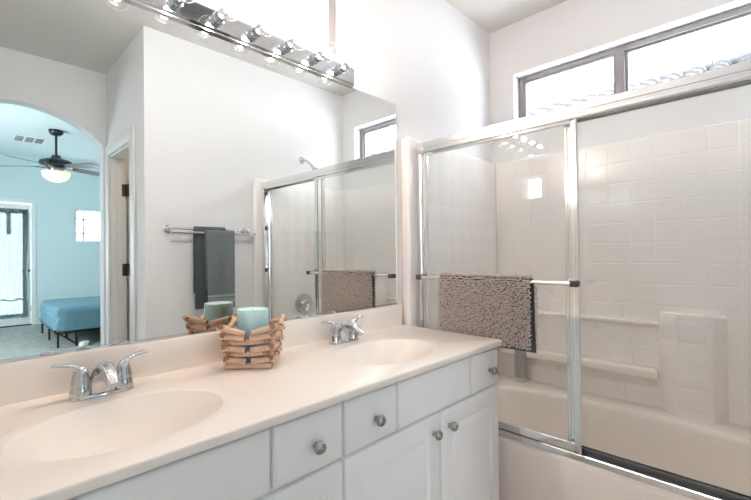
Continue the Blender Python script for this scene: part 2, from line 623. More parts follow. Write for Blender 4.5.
mb.tube([(BD[1] - .035, yd + .085, .98), (BD[1] - .14, yd + .085, .98)], .009, 8)
mb.build('lever_handle', 'nickel', d1, smooth=45)
for hz in (.3, 1.1, 1.95):
    MB().tube([(BD[1] - .001, yd + .054, hz - .05), (BD[1] - .001, yd + .054, hz + .05)], .008, 8).build('hinge', 'nickel', d1, smooth=45)
mb = MB()
for (a, b_) in (((BD[0] - .065, YB, 0), (BD[0], YB + .016, 2.255)), ((BD[1], YB, 0), (BD[1] + .065, YB + .016, 2.255)),
                ((BD[0], YB, 2.19), (BD[1], YB + .016, 2.255))):
    mb.box(a, b_, .003)
struct('trim_3', mb, 'trimw', label='pale casing around the glazed bedroom door', cat='door trim')
struct('trim_4', MB().box((BD[0], YB - .1, .0), (BD[1], YB + .012, .02)), 'dark', label='dark threshold under the bedroom door', cat='threshold')
cu = thing('door_curtain', (.08, yd + .07, .2), 'sheer pale blue curtain gathered near its hem on the bedroom door', 'curtain')


def cur(u, v):
    x = -.33 + u * .80
    z = .17 + v * 1.90
    pinch = math.exp(-((z - .47) / .05) ** 2)
    amp = .012 * (1 - .6 * pinch) + .004 * noise.noise(Vector((x * 9, z * 2, 0)))
    xx = .07 + (x - .07) * (1 - .03 * pinch) + .015 * math.sin(z * 2.2 + u * 9) * (1 - abs(2 * v - 1))
    return (xx, yd + .075 + amp * math.sin(u * 2 * PI * 15 + .7 * math.sin(z * 3)), z)


MB().sheet(cur, 150, 50).build('sheer_panel', 'curtain', cu, smooth=180)
for z0, z1 in ((2.0, 2.085), (.15, .22)):
    MB().sheet(lambda u, v: (-.335 + u * .81, yd + .0765 + .014 * math.sin(u * 2 * PI * 15 + .7 * math.sin((z0 + v * (z1 - z0)) * 3)), z0 + v * (z1 - z0)), 120, 3).build('rod_pocket', 'curtain2', cu, smooth=180)
MB().sheet(lambda u, v: (.405 + u * .075, yd + .083 + .008 * math.sin(u * 12), .2 + v * 1.85), 12, 20).build('dark_side_hem', 'curtain2', cu, smooth=180)
mb = MB()
mb.sheet(lambda u, v: (.19 + u * .06 - v * .0, yd + .094 + .004 * math.sin(u * 6), 1.62 + v * .40), 6, 10)
mb.build('tie_ribbon', 'curtain2', cu, smooth=180)
mb = MB()
mb.tube([(-.33 + i * .8 / 30, yd + .094 + .006 * math.sin(i * 1.9), .47 + .016 * math.sin(i * .8)) for i in range(31)], .011, 6)
mb.build('gather_band', 'curtain2', cu, smooth=180)

# ------------------------------------------------------------------ bed
bed = thing('bed_frame', (1.5, -6.25, 0), 'black steel platform bed frame under the blue bed in the mirror', 'bed frame')
bx0, bx1, by0, by1, bz = .53, 2.5, -7.0, -5.47, .20
mb = MB()
rr = .014
for p, q in (((bx0, by1, bz), (bx1, by1, bz)), ((bx0, by0, bz), (bx1, by0, bz)), ((bx0, by0, bz), (bx0, by1, bz)), ((bx1, by0, bz), (bx1, by1, bz)),
             ((bx0, -6.25, bz), (bx1, -6.25, bz))):
    mb.tube([p, q], rr, 8)
for k in range(7):
    xx = bx0 + .3 * k + .1
    mb.tube([(xx, by0, bz + .004), (xx, by1, bz + .004)], .008, 6)
mb.build('side_rails', 'blackmetal', bed, smooth=40)
for xx in (bx0 + .02, bx0 + .22, bx1 - .05):
    for yy in (by1, -6.25, by0):
        mb = MB()
        mb.tube([(xx, yy, .0), (xx, yy, bz)], .013, 8)
        mb.build('leg', 'blackmetal', bed, smooth=40)
mb = MB()
mb.tube([(bx0 + .03, by1, bz - .01), (bx0 + .22, by1 + .004, .03)], .009, 6)
mb.tube([(bx0 - .012, by0, bz + .03), (bx0 - .012, by1, bz + .03)], .010, 6)
mb.tube([(bx0 - .012, by1, bz + .03), (bx0, by1, bz)], .009, 6)
mb.tube([(bx0 - .012, by0, bz + .03), (bx0, by0, bz)], .009, 6)
mb.build('foot_brace', 'blackmetal', bed, smooth=40)
# mattress with quilted cover: rounded box, quilting on the foot side
mt = thing('covered_mattress', (1.5, -6.25, bz + .014), 'mattress under a blue quilted cover on the black bed frame', 'mattress')
mb = MB()
NU, NV = 90, 22
mx0, mx1, my0, my1, mz0, mz1 = bx0 - .005, bx1, by0 - .01, by1 + .01, bz + .016, .535


def mpt(a, v):
    # a around the perimeter (superellipse), v height profile
    rx, ry = (mx1 - mx0) / 2, (my1 - my0) / 2
    cx_, cy_ = (mx0 + mx1) / 2, (my0 + my1) / 2
    cs, sn = math.cos(a), math.sin(a)
    # corner-rounded rectangle by ray
    e = 14
    k = (abs(cs / rx) ** e + abs(sn / ry) ** e) ** (-1 / e)
    x, y = cs * k, sn * k
    return cx_, cy_, x, y


rings = []
hs = [(.0125 * i, 1.0 if i == 0 else 1.005) for i in range(21)] + [(.262, 1.003), (.275, .998), (.295, .985), (.312, .965), (.319, .93)]
A = [2 * PI * i / 720 for i in range(720)]
for h, s in hs:
    ring = []
    for a in A:
        cx_, cy_, x, y = mpt(a, h)
        L = math.hypot(x, y)
        inset = (1 - s) * .7
        q = 1 - inset / L
        bulge = 0
        if cx_ + x < mx0 + .06 and h > .01:
            bulge = .02 * (abs(math.sin((y / .09 + h / .09) * PI / 2)) * abs(math.sin((y / .09 - h / .09) * PI / 2))) ** .6
        elif h > .02:
            bulge = .004 * math.sin(x * 21 + h * 38) * math.sin(x * 6 + 1)
        f = q + bulge / L
        ring.append((cx_ + x * f, cy_ + y * f, mz0 + h))
    rings.append(mb.ring(ring))
for a_, b_ in zip(rings, rings[1:]):
    mb.bridge(a_, b_)
for f in (.8, .5, .2):
    prev = rings[-1]
    nxt = []
    for i, v in enumerate(rings[len(hs) - 1]):
        p = v.co
        cx_, cy_ = (mx0 + mx1) / 2, (my0 + my1) / 2
        x, y = cx_ + (p.x - cx_) * f, cy_ + (p.y - cy_) * f
        nxt.append(mb.bm.verts.new((x, y, mz0 + .322 + .006 * noise.noise(Vector((x * 5, y * 5, 0))))))
    rings.append(nxt)
    mb.bridge(prev, nxt)
mb.cap(rings[-1])
mb.cap(rings[0], True)
mb.build('quilted_cover', 'quilt', mt, smooth=80)
MB().box((mx0 + .03, my0 + .03, mz0 - .001), (mx1 - .03, my1 - .03, mz0 + .012)).build('mattress_base', 'sheet', mt)
# small white coil on the carpet under the bed
mb = MB()
for k in range(4):
    mb.tube([(.82 + .05 * math.cos(i * PI / 12) + .004 * k, -5.42 + .05 * math.sin(i * PI / 12), .008 + .013 * k) for i in range(25)], .0075, 6)
tag(mb.build('coiled_cord', 'white', smooth=60), 'small white coiled cord on the carpet in front of the bed frame', 'cord')

# ------------------------------------------------------------------ ceiling fan
fx, fy = .606, -6.0
fan = thing('ceiling_fan', (fx, fy, 2.28), 'dark ceiling fan with a glowing bowl light hanging in the bedroom', 'ceiling fan')
F = lambda: MB()
F().lathe([(0, 0), (.05, 0), (.082, .03), (.088, .06), (.088, .075), (0, .075)], (fx, fy, ZB - .075), seg=24).build('canopy', 'bronze', fan, smooth=45)
F().tube([(fx, fy, 2.66), (fx, fy, ZB - .06)], .015, 12).build('downrod', 'bronze', fan, smooth=60)
F().lathe([(0, .19), (.05, .185), (.06, .15), (.13, .125), (.19, .10), (.2, .07), (.19, .045), (.12, .03), (.11, .0), (0, 0)], (fx, fy, 2.50), seg=32).build('motor_housing', 'bronze', fan, smooth=45)
F().lathe([(0, .0), (.07, 0), (.085, .02), (.085, .06), (0, .06)], (fx, fy, 2.44), seg=24).build('switch_housing', 'nickel', fan, smooth=45)
prof = [(0, -.13)] + [(.165 * math.sin(t * PI / 20), -.13 * math.cos(t * PI / 20)) for t in range(1, 11)] + [(.168, .012), (0, .014)]
F().lathe(prof, (fx, fy, 2.43), seg=32).build('light_bowl', 'fanbowl', fan, smooth=60)
for k in range(5):
    a = math.radians(72 * k - 16)
    d = Vector((math.cos(a) * .70 + math.sin(a) * .714, math.cos(a) * .714 - math.sin(a) * .70, 0)).normalized()
    n = Vector((-d.y, d.x, 0))
    mb = MB()
    c0 = Vector((fx, fy, 2.515))
    outl = [(.20, .045), (.28, .06), (.5, .072), (.73, .070), (.78, .05), (.78, -.05), (.73, -.070), (.5, -.072), (.28, -.06), (.20, -.045)]
    poly = [c0 + d * r + n * s + Vector((0, 0, s * .22 - .05 * max(0, r - .2))) for r, s in outl]
    mb.prism(poly, (0, 0, .007))
    bl = mb.build('blade', 'blade', fan)
    mb = MB()
    mb.tube([c0 + d * .10 + Vector((0, 0, .0)), c0 + d * .17 + Vector((0, 0, -.012)), c0 + d * .26 + Vector((0, 0, -.004))], .012, 6, sq=[(.4, 1.6)] * 3)
    mb.build('blade_bracket', 'bronze', bl, smooth=40)

# bedroom ceiling register
cv = thing('ceiling_register', (.385, -6.85, ZB - .012), 'white ceiling air register with dark slots in the bedroom', 'air vent')
MB().box((.19, -7.02, ZB - .012), (.58, -6.62, ZB), .003).build('vent_frame', 'winwhite', cv)
for j in range(3):
    MB().box((.215 + j * .12, -6.985, ZB - .0145), (.31 + j * .12, -6.655, ZB - .0125)).build('dark_slot', 'dark', cv)
for j in range(3):
    for k in range(5):
        MB().box((.215 + j * .12, -6.96 + k * .065, ZB - .0175), (.31 + j * .12, -6.945 + k * .065, ZB - .0148)).build('louver', 'winwhite', cv)
# bathroom ceiling register
cv = thing('ceiling_register', (.66, -1.17, ZC - .012), 'grey ceiling air register above the vanity aisle', 'air vent')
MB().box((.52, -1.30, ZC - .012), (.80, -1.04, ZC), .003).build('vent_frame', 'winwhite', cv)
MB().box((.545, -1.275, ZC - .0145), (.775, -1.065, ZC - .0125)).build('dark_slots', 'dark', cv)
for k in range(7):
    MB().box((.545, -1.262 + k * .03, ZC - .019), (.775, -1.25 + k * .03, ZC - .0148)).build('louver', 'nickel', cv)

# ------------------------------------------------------------------ vanity cabinet
VX0, VX1, VF = XL + .003, 1.212, -.535
vc = thing('vanity_cabinet', (.32, -.27, 0), 'white double vanity cabinet with raised panel doors and round nickel knobs', 'vanity cabinet')
mb = MB()
mb.box((VX0, VF, .10), (VX1, VF + .018, .8375))
mb.box((VX0, VF + .018, .10), (VX0 + .018, .0, .8375))
mb.box((VX1 - .018, VF + .018, .10), (VX1, .0, .8375))
mb.box((VX0 + .018, VF + .018, .10), (VX1 - .018, .0, .118))
mb.box((VX0 + .018, -.008, .118), (VX1 - .018, .0, .8375))
mb.box((VX0, VF + .07, 0), (VX1, .0, .10))
mb.build('cabinet_body', 'cab', vc)


def knob(x, z, par):
    mb = MB()
    mb.lathe([(0, 0), (.008, 0), (.0065, .004), (.0065, .011), (.0125, .014), (.0158, .019), (.0158, .0235), (.013, .0285), (.0075, .0315), (0, .0325)],
             (x, VF - .0195, z), (0, -1, 0), 20)
    mb.build('knob', 'nickel', par, smooth=50)


def panel_front(x0, x1, z0, z1, loops, yb=VF - .001, th=.019):
    """front with nested rectangular loops (inset, depth)"""
    mb = MB()
    def rect(ins, y):
        return mb.ring([(x0 + ins, y, z0 + ins), (x1 - ins, y, z0 + ins), (x1 - ins, y, z1 - ins), (x0 + ins, y, z1 - ins)])
    r0 = rect(0, yb)
    mb.cap(r0, True)
    prev = r0
    for ins, dep in loops:
        r = rect(ins, yb - th + dep)
        mb.bridge(prev, r)
        prev = r
    mb.cap(prev)
    return mb


FLAT = [(0, .007), (.002, .004), (.006, .0015), (.012, 0)]
DOORL = [(0, .006), (.002, .003), (.006, .001), (.01, 0), (.060, 0), (.064, .008), (.070, .010), (.090, .0015), (.095, 0)]
for x0, x1 in ((.157, .362), (.372, .577), (1.003, 1.207), (-.467, -.269)):
    d = panel_front(x0, x1, .686, .832, FLAT).build('drawer', 'cab', vc, smooth=25)
    knob((x0 + x1) / 2 + (.010 if x0 < .8 else .028), .752, d)
for x0, x1 in ((.586, .996), (-.262, .148)):
    panel_front(x0, x1, .686, .832, FLAT).build('false_front', 'cab', vc, smooth=25)
for x0, x1, kx in ((.370, .795, .757), (.803, 1.205, .848), (-.062, .361, -.04), (-.467, -.070, -.092)):
    d = panel_front(x0, x1, .115, .676, DOORL).build('cabinet_door', 'cab', vc, smooth=25)
    knob(kx, .622, d)

# ------------------------------------------------------------------ countertop with two moulded sinks
CT0, CT1, CX1, CYF = .838, .86, 1.2266, -.565
SINKS = [(-.079, -.335), (.765, -.335)]
SA, SB = .206, .158
ct = thing('vanity_countertop', (.32, -.28, CT0), 'cream cultured marble countertop with two oval sinks', 'countertop')
mb = MB()
bm = mb.bm
NE = 72


def counter_outline():
    r = .014
    pts = [(VX0, 0.0), (VX0, CYF)]
    for k in range(5):
        a = -PI / 2 + k / 4 * PI / 2
        pts.append((CX1 - r + r * math.cos(a), CYF + r + r * math.sin(a)))
    pts.append((CX1, 0.0))
    return pts


out = counter_outline()
RIMO = 1.0
def loop(pts):
    vs_ = [bm.verts.new(p) for p in pts]
    es = [bm.edges.new((vs_[i], vs_[(i + 1) % len(vs_)])) for i in range(len(vs_))]
    return vs_, es


ch = .005
def inset_out(d):
    r = []
    for (x, y) in out:
        r.append((min(x, CX1 - d) if x > 0 else x, max(y, CYF + d)))
    return r


top_v, top_e = loop([(x, y, CT1) for x, y in inset_out(ch)])
edges = list(top_e)
hole_loops = []
for (sx_, sy_) in SINKS:
    v, e = loop([(sx_ + SA * 1.13 * math.cos(2 * PI * k / NE), sy_ + SB * 1.13 * math.sin(2 * PI * k / NE), CT1) for k in range(NE)])
    hole_loops.append(v)
    edges += e
bmesh.ops.triangle_fill(bm, use_beauty=True, use_dissolve=False, edges=edges, normal=(0, 0, 1))
for f in list(bm.faces):
    c = f.calc_center_median()
    if any(((c.x - sx_) / (SA * 1.12)) ** 2 + ((c.y - sy_) / (SB * 1.12)) ** 2 < .97 for sx_, sy_ in SINKS):
        bm.faces.remove(f)
mid = mb.ring([(x, y, CT1 - ch * .35) for x, y in inset_out(ch * .3)])
mid2 = mb.ring([(x, y, CT1 - ch) for x, y in out])
low = mb.ring([(x, y, CT0 + .002) for x, y in out])
low2 = mb.ring([(x, y, CT0) for x, y in inset_out(.002)])
mb.bridge(mid, top_v)
mb.bridge(mid2, mid)
mb.bridge(low, mid2)
mb.bridge(low2, low)
# soft raised ring, then the bowl lip
for (sx_, sy_), hv in zip(SINKS, hole_loops):
    prev = hv
    for k, z in ((1.115, .0004), (1.10, .0006), (1.085, .0004), (1.07, 0), (1.03, 0), (1.0, -.0006)):
        r = mb.ring([(sx_ + SA * k * math.cos(2 * PI * i / NE), sy_ + SB * k * math.sin(2 * PI * i / NE), CT1 + z) for i in range(NE)])
        mb.bridge(prev, r)
        prev = r
mb.build('counter_slab', 'counter', ct, smooth=40)
for sx_, sy_ in SINKS:
    mb = MB()
    prev = None
    n = 28
    for j in range(n + 1):
        t = j / n
        k = 1 - t * .90
        dep = .0006 + .122 * max(0, 1 - (k if k > .11 else 0) ** 2.1) ** 1.12
        r = mb.ring([(sx_ + SA * k * math.cos(2 * PI * i / NE), sy_ + .012 * t + SB * (1 - t * .885) * math.sin(2 * PI * i / NE), CT1 - dep) for i in range(NE)])
        if prev:
            mb.bridge(prev, r)
        prev = r
    mb.cap(prev)
    basin = mb.build('sink_basin', 'counter', ct, smooth=60)
    mb = MB()
    mb.lathe([(0, .004), (.012, .0045), (.0135, .0015), (.016, .0015), (.021, .003), (.022, 0), (0, 0)], (sx_, sy_ + .012, CT1 - .1225), seg=20)
    mb.build('drain', 'chrome', basin, smooth=40)
mb = MB()
mb.box((VX0, -.02, CT1 - .001), (CX1 - .001, 0.0, .961), .004)
mb.build('backsplash', 'counter', ct, smooth=40)
mb = MB()
mb.box((VX0, CYF + .012, CT1 - .001), (VX0 + .018, -.02, .961), .004)
mb.build('side_splash', 'counter', ct, smooth=40)


# ------------------------------------------------------------------ faucets
def faucet(cx_, label, group):
    cy_ = -.098
    z = CT1 + .0005
    t = thing('faucet', (cx_, cy_, z), label, 'faucet', group)
    # base plate (stadium)
    mb = MB()
    rings = []
    for h, s in ((0, 1.0), (.004, 1.0), (.007, .95), (.008, .8)):
        ring = []
        for k in range(40):
            a = 2 * PI * k / 40
            hx = .0475 * (1 if math.cos(a) > 0 else -1) if abs(math.cos(a)) > 1e-6 else 0
            ring.append((cx_ + hx + .0255 * s * math.cos(a), cy_ + .0255 * s * math.sin(a), z + h))
        rings.append(mb.ring(ring))
    for a, b_ in zip(rings, rings[1:]):
        mb.bridge(a, b_)
    mb.cap(rings[0], True)
    mb.cap(rings[-1])
    mb.build('base_plate', 'fchrome', t, smooth=35)
    # spout: broad hump rising from the base and reaching forward
    mb = MB()
    P = [(0, .004, .008), (0, .002, .03), (0, -.004, .052), (0, -.018, .070), (0, -.040, .078), (0, -.064, .073), (0, -.088, .058), (0, -.103, .042)]
    R = [.030, .0265, .0225, .0195, .0165, .0145, .013, .0125]
    S = [(.75, 1.38), (.72, 1.32), (.72, 1.22), (.75, 1.15), (.75, 1.15), (.8, 1.15), (.85, 1.1), (.9, 1.0)]
    mb.tube([(cx_ + p[0], cy_ + p[1], z + p[2]) for p in P], R, 20, sq=S, up=(0, -1, 0))
    sp = mb.build('spout', 'fchrome', t, smooth=60)
    mb = MB()
    mb.tube([(cx_, cy_ + .016, z + .04), (cx_, cy_ + .017, z + .068)], .003, 8)
    mb.sphere((cx_, cy_ + .017, z + .072), .006, 10, 8)
    mb.build('lift_rod', 'fchrome', t, smooth=60)
    for sg in (-1, 1):
        hx = cx_ + sg * .0475
        mb = MB()
        mb.lathe([(0, 0), (.0252, 0), (.0245, .010), (.0215, .028), (.0208, .030), (.0208, .0315), (.0220, .033), (.0205, .037), (.0175, .055), (.0145, .065), (.0095, .073), (0, .076)],
                 (hx, cy_, z + .004), seg=24)
        h = mb.build('handle', 'fchrome', t, smooth=45)
        mb = MB()
        P = [(0, 0, .058), (.004, 0, .070), (.015, .002, .078), (.030, .004, .083), (.048, .006, .0865), (.061, .007, .0855)]
        mb.tube([(hx + sg * p[0], cy_ + p[1], z + p[2] + .004) for p in P], [.011, .013, .0122, .0115, .0108, .0075], 12,
                sq=[(1, 1), (.8, 1), (.58, 1.05), (.5, 1.1), (.48, 1.1), (.5, 1)], up=(0, 0, 1))
        mb.build('lever', 'fchrome', h, smooth=60)
    return t


faucet(SINKS[0][0], 'chrome two lever faucet at the left sink, nearest the camera', 'chrome faucets on the vanity')
faucet(SINKS[1][0], 'chrome two lever faucet at the right sink, past the stick basket', 'chrome faucets on the vanity')

# ------------------------------------------------------------------ mirror
mr = thing('wall_mirror', (.32, .003, .965), 'large frameless wall mirror above the vanity', 'mirror')
MB().box((VX0 + .002, 0.0, .967), (1.2128, .005, 1.985)).build('mirror_glass', 'mirror', mr)
mb = MB()
mb.box((VX0 + .002, -.0025, .9615), (1.2128, -.0003, .970))
mb.build('chrome_channel', 'chrome', mr)

# ------------------------------------------------------------------ vanity light bar
LX0, LX1 = -.215, .913
lb = thing('vanity_light_bar', (.35, -.01, 1.983), 'chrome light bar with a row of clear globe bulbs above the mirror', 'light fixture')
mb = MB()
prof = [(-.0005, 1.9865), (-.010, 1.9865), (-.016, 1.996), (-.016, 2.060), (-.010, 2.070), (-.0005, 2.070)]
mb.prism([(LX0, y, z) for y, z in prof], (LX1 - LX0, 0, 0))
mb.build('back_bar', 'chrome', lb)
mb = MB()
mb.box((LX0, -.0125, 1.9835), (LX1, -.0006, 1.9868))
mb.build('lower_lip', 'alu', lb)
for i in range(-3, 5):
    x, z = .28 + .138 * i, 2.038
    mb = MB()
    mb.lathe([(0, 0), (.022, 0), (.022, .006), (.0185, .008), (.0185, .030), (.020, .031), (.020, .036), (.017, .037), (0, .037)], (x, -.0155, z), (0, -1, 0), 20)
    mb.build('socket', 'chrome', lb, smooth=40)
    mb = MB()
    R = .0385
    pr = [(.0135, -.003), (.0135, .006), (.017, .011)]
    c0 = .045
    for k in range(13):
        a = PI - .47 - (PI - .47) * k / 12
        pr.append((R * math.sin(a), c0 + .0 - R * math.cos(a)))
    pr[-1] = (0, c0 + R * 1.0)
    # convert: angle measured from tip
    pr = [(.0135, .0), (.0135, .008)] + [(R * math.sin(.36 + (PI - .36) * k / 14), c0 - R * math.cos(.36 + (PI - .36) * k / 14)) for k in range(14)] + [(0, c0 + R)]
    mb.lathe(pr, (x, -.0522, z), (0, -1, 0), 24)
    bulb = mb.build('globe_bulb', 'bulbglass', lb, smooth=70)
    mb = MB()
    mb.sphere((x, -.0522 - .040, z), .0125, 12, 8, (1, 1.4, 1))
    mb.build('filament', 'filament', bulb, smooth=180)

# ------------------------------------------------------------------ driftwood basket with candle
bkc = Vector((.342, -.128, CT1))
bk = thing('stick_basket', tuple(bkc), 'small square basket of stacked driftwood sticks between the sinks', 'basket')
ang = math.atan2(-.097, .107)
ex = Vector((math.cos(ang), math.sin(ang), 0))       # along the face that looks at the camera
ey = Vector((-ex.y, ex.x, 0))
rnd = random.Random(5)


def stick(a, b_, r):
    mb = MB()
    a, b_ = Vector(a), Vector(b_)
    n = 6
    pts, rad = [], []
    for i in range(n):
        t = i / (n - 1)
        p = a.lerp(b_, t) + Vector((rnd.uniform(-1, 1), rnd.uniform(-1, 1), rnd.uniform(-.6, .6))) * .0009
        pts.append(p)
        rad.append(r * (1 + rnd.uniform(-.07, .07)) * (1.0 if 0 < i < n - 1 else .97))
    mb.tube(pts, rad, 9, mi=0, mi_cap=1)
    mb.build('stick', ['wood', 'woodend'], bk, smooth=50)


def wp(side, u, n, z):
    # side 0..3, u along the face, n outwards
    for s in range(1):
        pass
    ca, sa = math.cos(side * PI / 2), math.sin(side * PI / 2)
    dx = ex * ca + ey * sa
    dn = (-ey) * ca + ex * sa
    return bkc + dx * u + dn * n + Vector((0, 0, z))


LAY = 7
for L in range(LAY):
    z = .0105 + L * .0187
    hw = .066 + .0022 * L
    r0 = .0098
    for side in range(4):
        zz = z + (.004 if side % 2 else 0)
        dn = hw
        if L == 0:
            stick(wp(side, -hw - .006, dn, zz - .0 * side), wp(side, hw + .004, dn, zz), r0)
        elif L == LAY - 1:
            stick(wp(side, -hw - .014, dn, zz + .012), wp(side, -.002 - rnd.uniform(0, .008), dn + .005, zz - .008), r0 * .95)
            stick(wp(side, .008 + rnd.uniform(0, .008), dn + .003, zz - .006), wp(side, hw + .016, dn, zz + .014), r0 * .95)
        elif L % 2:
            stick(wp(side, -hw - .010, dn, zz + .003), wp(side, -.005 - rnd.uniform(0, .004), dn + .005, zz - .004), r0)
            stick(wp(side, .006 + rnd.uniform(0, .004), dn + .005, zz - .004), wp(side, hw + .010, dn, zz + .004), r0)
        else:
            stick(wp(side, -hw * .62, dn - .002, zz - .002), wp(side, hw * .66, dn - .002, zz + .003), r0 * .9)
            stick(wp(side, -hw - .009, dn - .008, zz + .001), wp(side, -hw * .45, dn - .010, zz), r0 * .85)
            stick(wp(side, hw * .45, dn - .010, zz), wp(side, hw + .010, dn - .008, zz + .002), r0 * .85)
mb = MB()
mb.prism([tuple(wp(0, a * .058, b_ * .058, .001)) for a, b_ in ((-1, -1), (1, -1), (1, 1), (-1, 1))], (0, 0, .008))
mb.build('basket_floor', 'wood', bk)
cd = thing('pillar_candle', (bkc.x - .004, bkc.y, CT1 + .009), 'turquoise pillar candle standing in the stick basket', 'candle')
mb = MB()
mb.lathe([(0, 0), (.050, 0), (.051, .004), (.051, .166), (.0495, .172), (.047, .173), (.044, .168), (.03, .163), (0, .161)], (bkc.x - .004, bkc.y, CT1 + .010), seg=40)
mb.build('wax_body', 'candle', cd, smooth=45)
mb = MB()
mb.tube([(bkc.x - .004, bkc.y, CT1 + .170), (bkc.x - .002, bkc.y + .001, CT1 + .180)], .0012, 6)
mb.build('wick', 'wick', cd)

# ------------------------------------------------------------------ bathtub
TX0, TX1, TY0, TY1, TZ = 1.292, 2.165, -1.5, -.05, .418
tub = thing('bathtub', (1.73, -.775, 0), 'almond acrylic bathtub with smooth apron behind the sliding doors', 'bathtub')
mb = MB()
tcx, tcy, ta, tb_ = 1.722, -.775, .300, .64
corner_angles = [math.atan2(yy - tcy, xx - tcx) for xx in (TX0, TX1) for yy in (TY0, TY1)]
angs = sorted([2 * PI * i / 128 - PI for i in range(128)] + corner_angles)
def se(a, k, dx=0, dy=0, e=3.2, kb=None):
    cs, sn = math.cos(a), math.sin(a)
    A_, B_ = ta * k, tb_ * (kb if kb is not None else k)
    r = (abs(cs / A_) ** e + abs(sn / B_) ** e) ** (-1 / e)
    return tcx + dx + cs * r, tcy + dy + sn * r
outer = []
for a in angs:
    cs, sn = math.cos(a), math.sin(a)
    ts = []
    if abs(cs) > 1e-9:
        ts.append(((TX1 if cs > 0 else TX0) - tcx) / cs)
    if abs(sn) > 1e-9:
        ts.append(((TY1 if sn > 0 else TY0) - tcy) / sn)
    r = min(t for t in ts if t > 0)
    outer.append((tcx + cs * r, tcy + sn * r))
def shrink(p, d):
    return (min(max(p[0], TX0 + d), TX1 - d), min(max(p[1], TY0 + d), TY1 - d))
r_b = mb.ring([(*p, .0) for p in outer])
r_0 = mb.ring([(*p, TZ - .018) for p in outer])
r_1 = mb.ring([(*shrink(p, .004), TZ - .006) for p in outer])
r_2 = mb.ring([(*shrink(p, .016), TZ) for p in outer])
seq = [r_b, r_0, r_1, r_2]
for k, z, kb in ((1.06, 0, 1.03), (1.03, -.001, 1.015), (1.0, -.008, 1.0), (.975, -.025, .985), (.93, -.12, .94), (.88, -.24, .89), (.82, -.285, .83), (.7, -.302, .72), (.4, -.306, .42), (.06, -.308, .08)):
    seq.append(mb.ring([(*se(a, k, kb=kb), TZ + z) for a in angs]))
for a, b_ in zip(seq, seq[1:]):
    mb.bridge(a, b_)
mb.cap(seq[-1])
mb.build('tub_shell', 'tub', tub, smooth=40)
mb = MB()
mb.lathe([(0, .004), (.03, .004), (.034, 0), (0, 0)], (tcx, -1.12, TZ - .3035), seg=20)
mb.build('tub_drain', 'chrome', tub, smooth=40)

# ------------------------------------------------------------------ shower surround (moulded tile panels)
su = thing('shower_surround', (1.73, -.775, TZ), 'almond moulded tile shower surround with shelf recess around the tub', 'shower surround')
SZ1 = 1.82


def tiles(mb, P, u0, u1, v0, v1, s=.1085, g=.003, h=.0011, skip=None, uoff=0.):
    """raised tiles on a panel; P(u,v,n) maps to space"""
    nu = int(math.ceil((u1 - u0 + uoff) / s))
    nv = int(math.ceil((v1 - v0) / s))
    for i in range(nu):
        for j in range(nv):
            a0, a1 = max(u0, u0 - uoff + i * s), min(u1, u0 - uoff + (i + 1) * s)
            b1, b0 = v1 - j * s, max(v0, v1 - (j + 1) * s)
            if a1 - a0 < .02 or b1 - b0 < .015:
                continue
            if skip and skip((a0 + a1) / 2, (b0 + b1) / 2):
                continue
            o_ = [P(a0 + g * .5, b0 + g * .5, 0), P(a1 - g * .5, b0 + g * .5, 0), P(a1 - g * .5, b1 - g * .5, 0), P(a0 + g * .5, b1 - g * .5, 0)]
            q = g * .5 + .003
            m_ = [P(a0 + q, b0 + q, h), P(a1 - q, b0 + q, h), P(a1 - q, b1 - q, h), P(a0 + q, b1 - q, h)]
            ro, rm = mb.ring(o_), mb.ring(m_)
            mb.bridge(ro, rm)
            mb.cap(rm)


XBK = 2.165
mb = MB()
mb.box((XBK, TY0, TZ - .01), (XR - .001, TY1, SZ1), .008)
tiles(mb, lambda u, v, n: (XBK - n, u, v), TY0 + .02, TY1 - .02, .50, SZ1 - .012,
      skip=lambda u, v: (-1.215 < u < -.945 and v < .93) or (u > -.945 and (.84 > v > .80 or .575 < v < .62)))
mb.build('back_panel', 'tile', su, smooth=20)
# lip and shelf
mb = MB()
mb.box((2.135, -.945, .836), (XBK + .004, -.1, .856), .008, 3)
mb.box((2.095, -.945, .568), (XBK + .004, -.1, .620), .016, 4)
mb.build('moulded_shelf', 'tub', su, smooth=50)
# corner column (slanted sides) with a ledge on top
mb = MB()
poly = [(XBK + .004, -.945), (2.085, -1.028), (2.085, -1.165), (XBK + .004, -1.215)]
rings = []
cxm, cym = 2.135, -1.09
for z, k in ((TZ - .005, 1.0), (.89, 1.0), (.903, .985), (.911, .93)):
    rings.append(mb.ring([(cxm + (x - cxm) * k, cym + (y - cym) * k, z) for x, y in poly]))
for a, b_ in zip(rings, rings[1:]):
    mb.bridge(a, b_)
mb.cap(rings[-1])
def face(pa, pb):
    pa, pb = Vector((*pa, 0)), Vector((*pb, 0))
    d = (pb - pa)
    L = d.length
    d.normalize()
    n = Vector((d.y, -d.x, 0))
    if n.x > 0:
        n = -n
    return (lambda u, v, h: tuple(pa + d * u + n * h + Vector((0, 0, v)))), L
for pa, pb in ((poly[0], poly[1]), (poly[1], poly[2]), (poly[2], poly[3])):
    P_, L_ = face(pa, pb)
    tiles(mb, P_, .006, L_ - .006, .45, .885)
mb.build('corner_ledge', 'tile', su, smooth=25)


def end_panel(name, y0, y1, sgn):
    mb = MB()
    # slab with a rounded front flange
    mb.box((1.25, y0, TZ - .0), (XBK + .03, y1, SZ1), .014, 4)
    mb.box((1.25, y0, .0), (TX0 - .002, y1, TZ + .05), .012, 3)
    yf = y0 if sgn < 0 else y1
    tiles(mb, lambda u, v, n: (u, yf + sgn * n, v), 1.40, XBK - .02, .50, SZ1 - .012, g=.002, h=.0003)
    return mb.build(name, 'tile', su, smooth=35)


end_panel('end_panel', -.05, .004, -1)
end_panel('end_panel', YF + .001, TY0, 1)

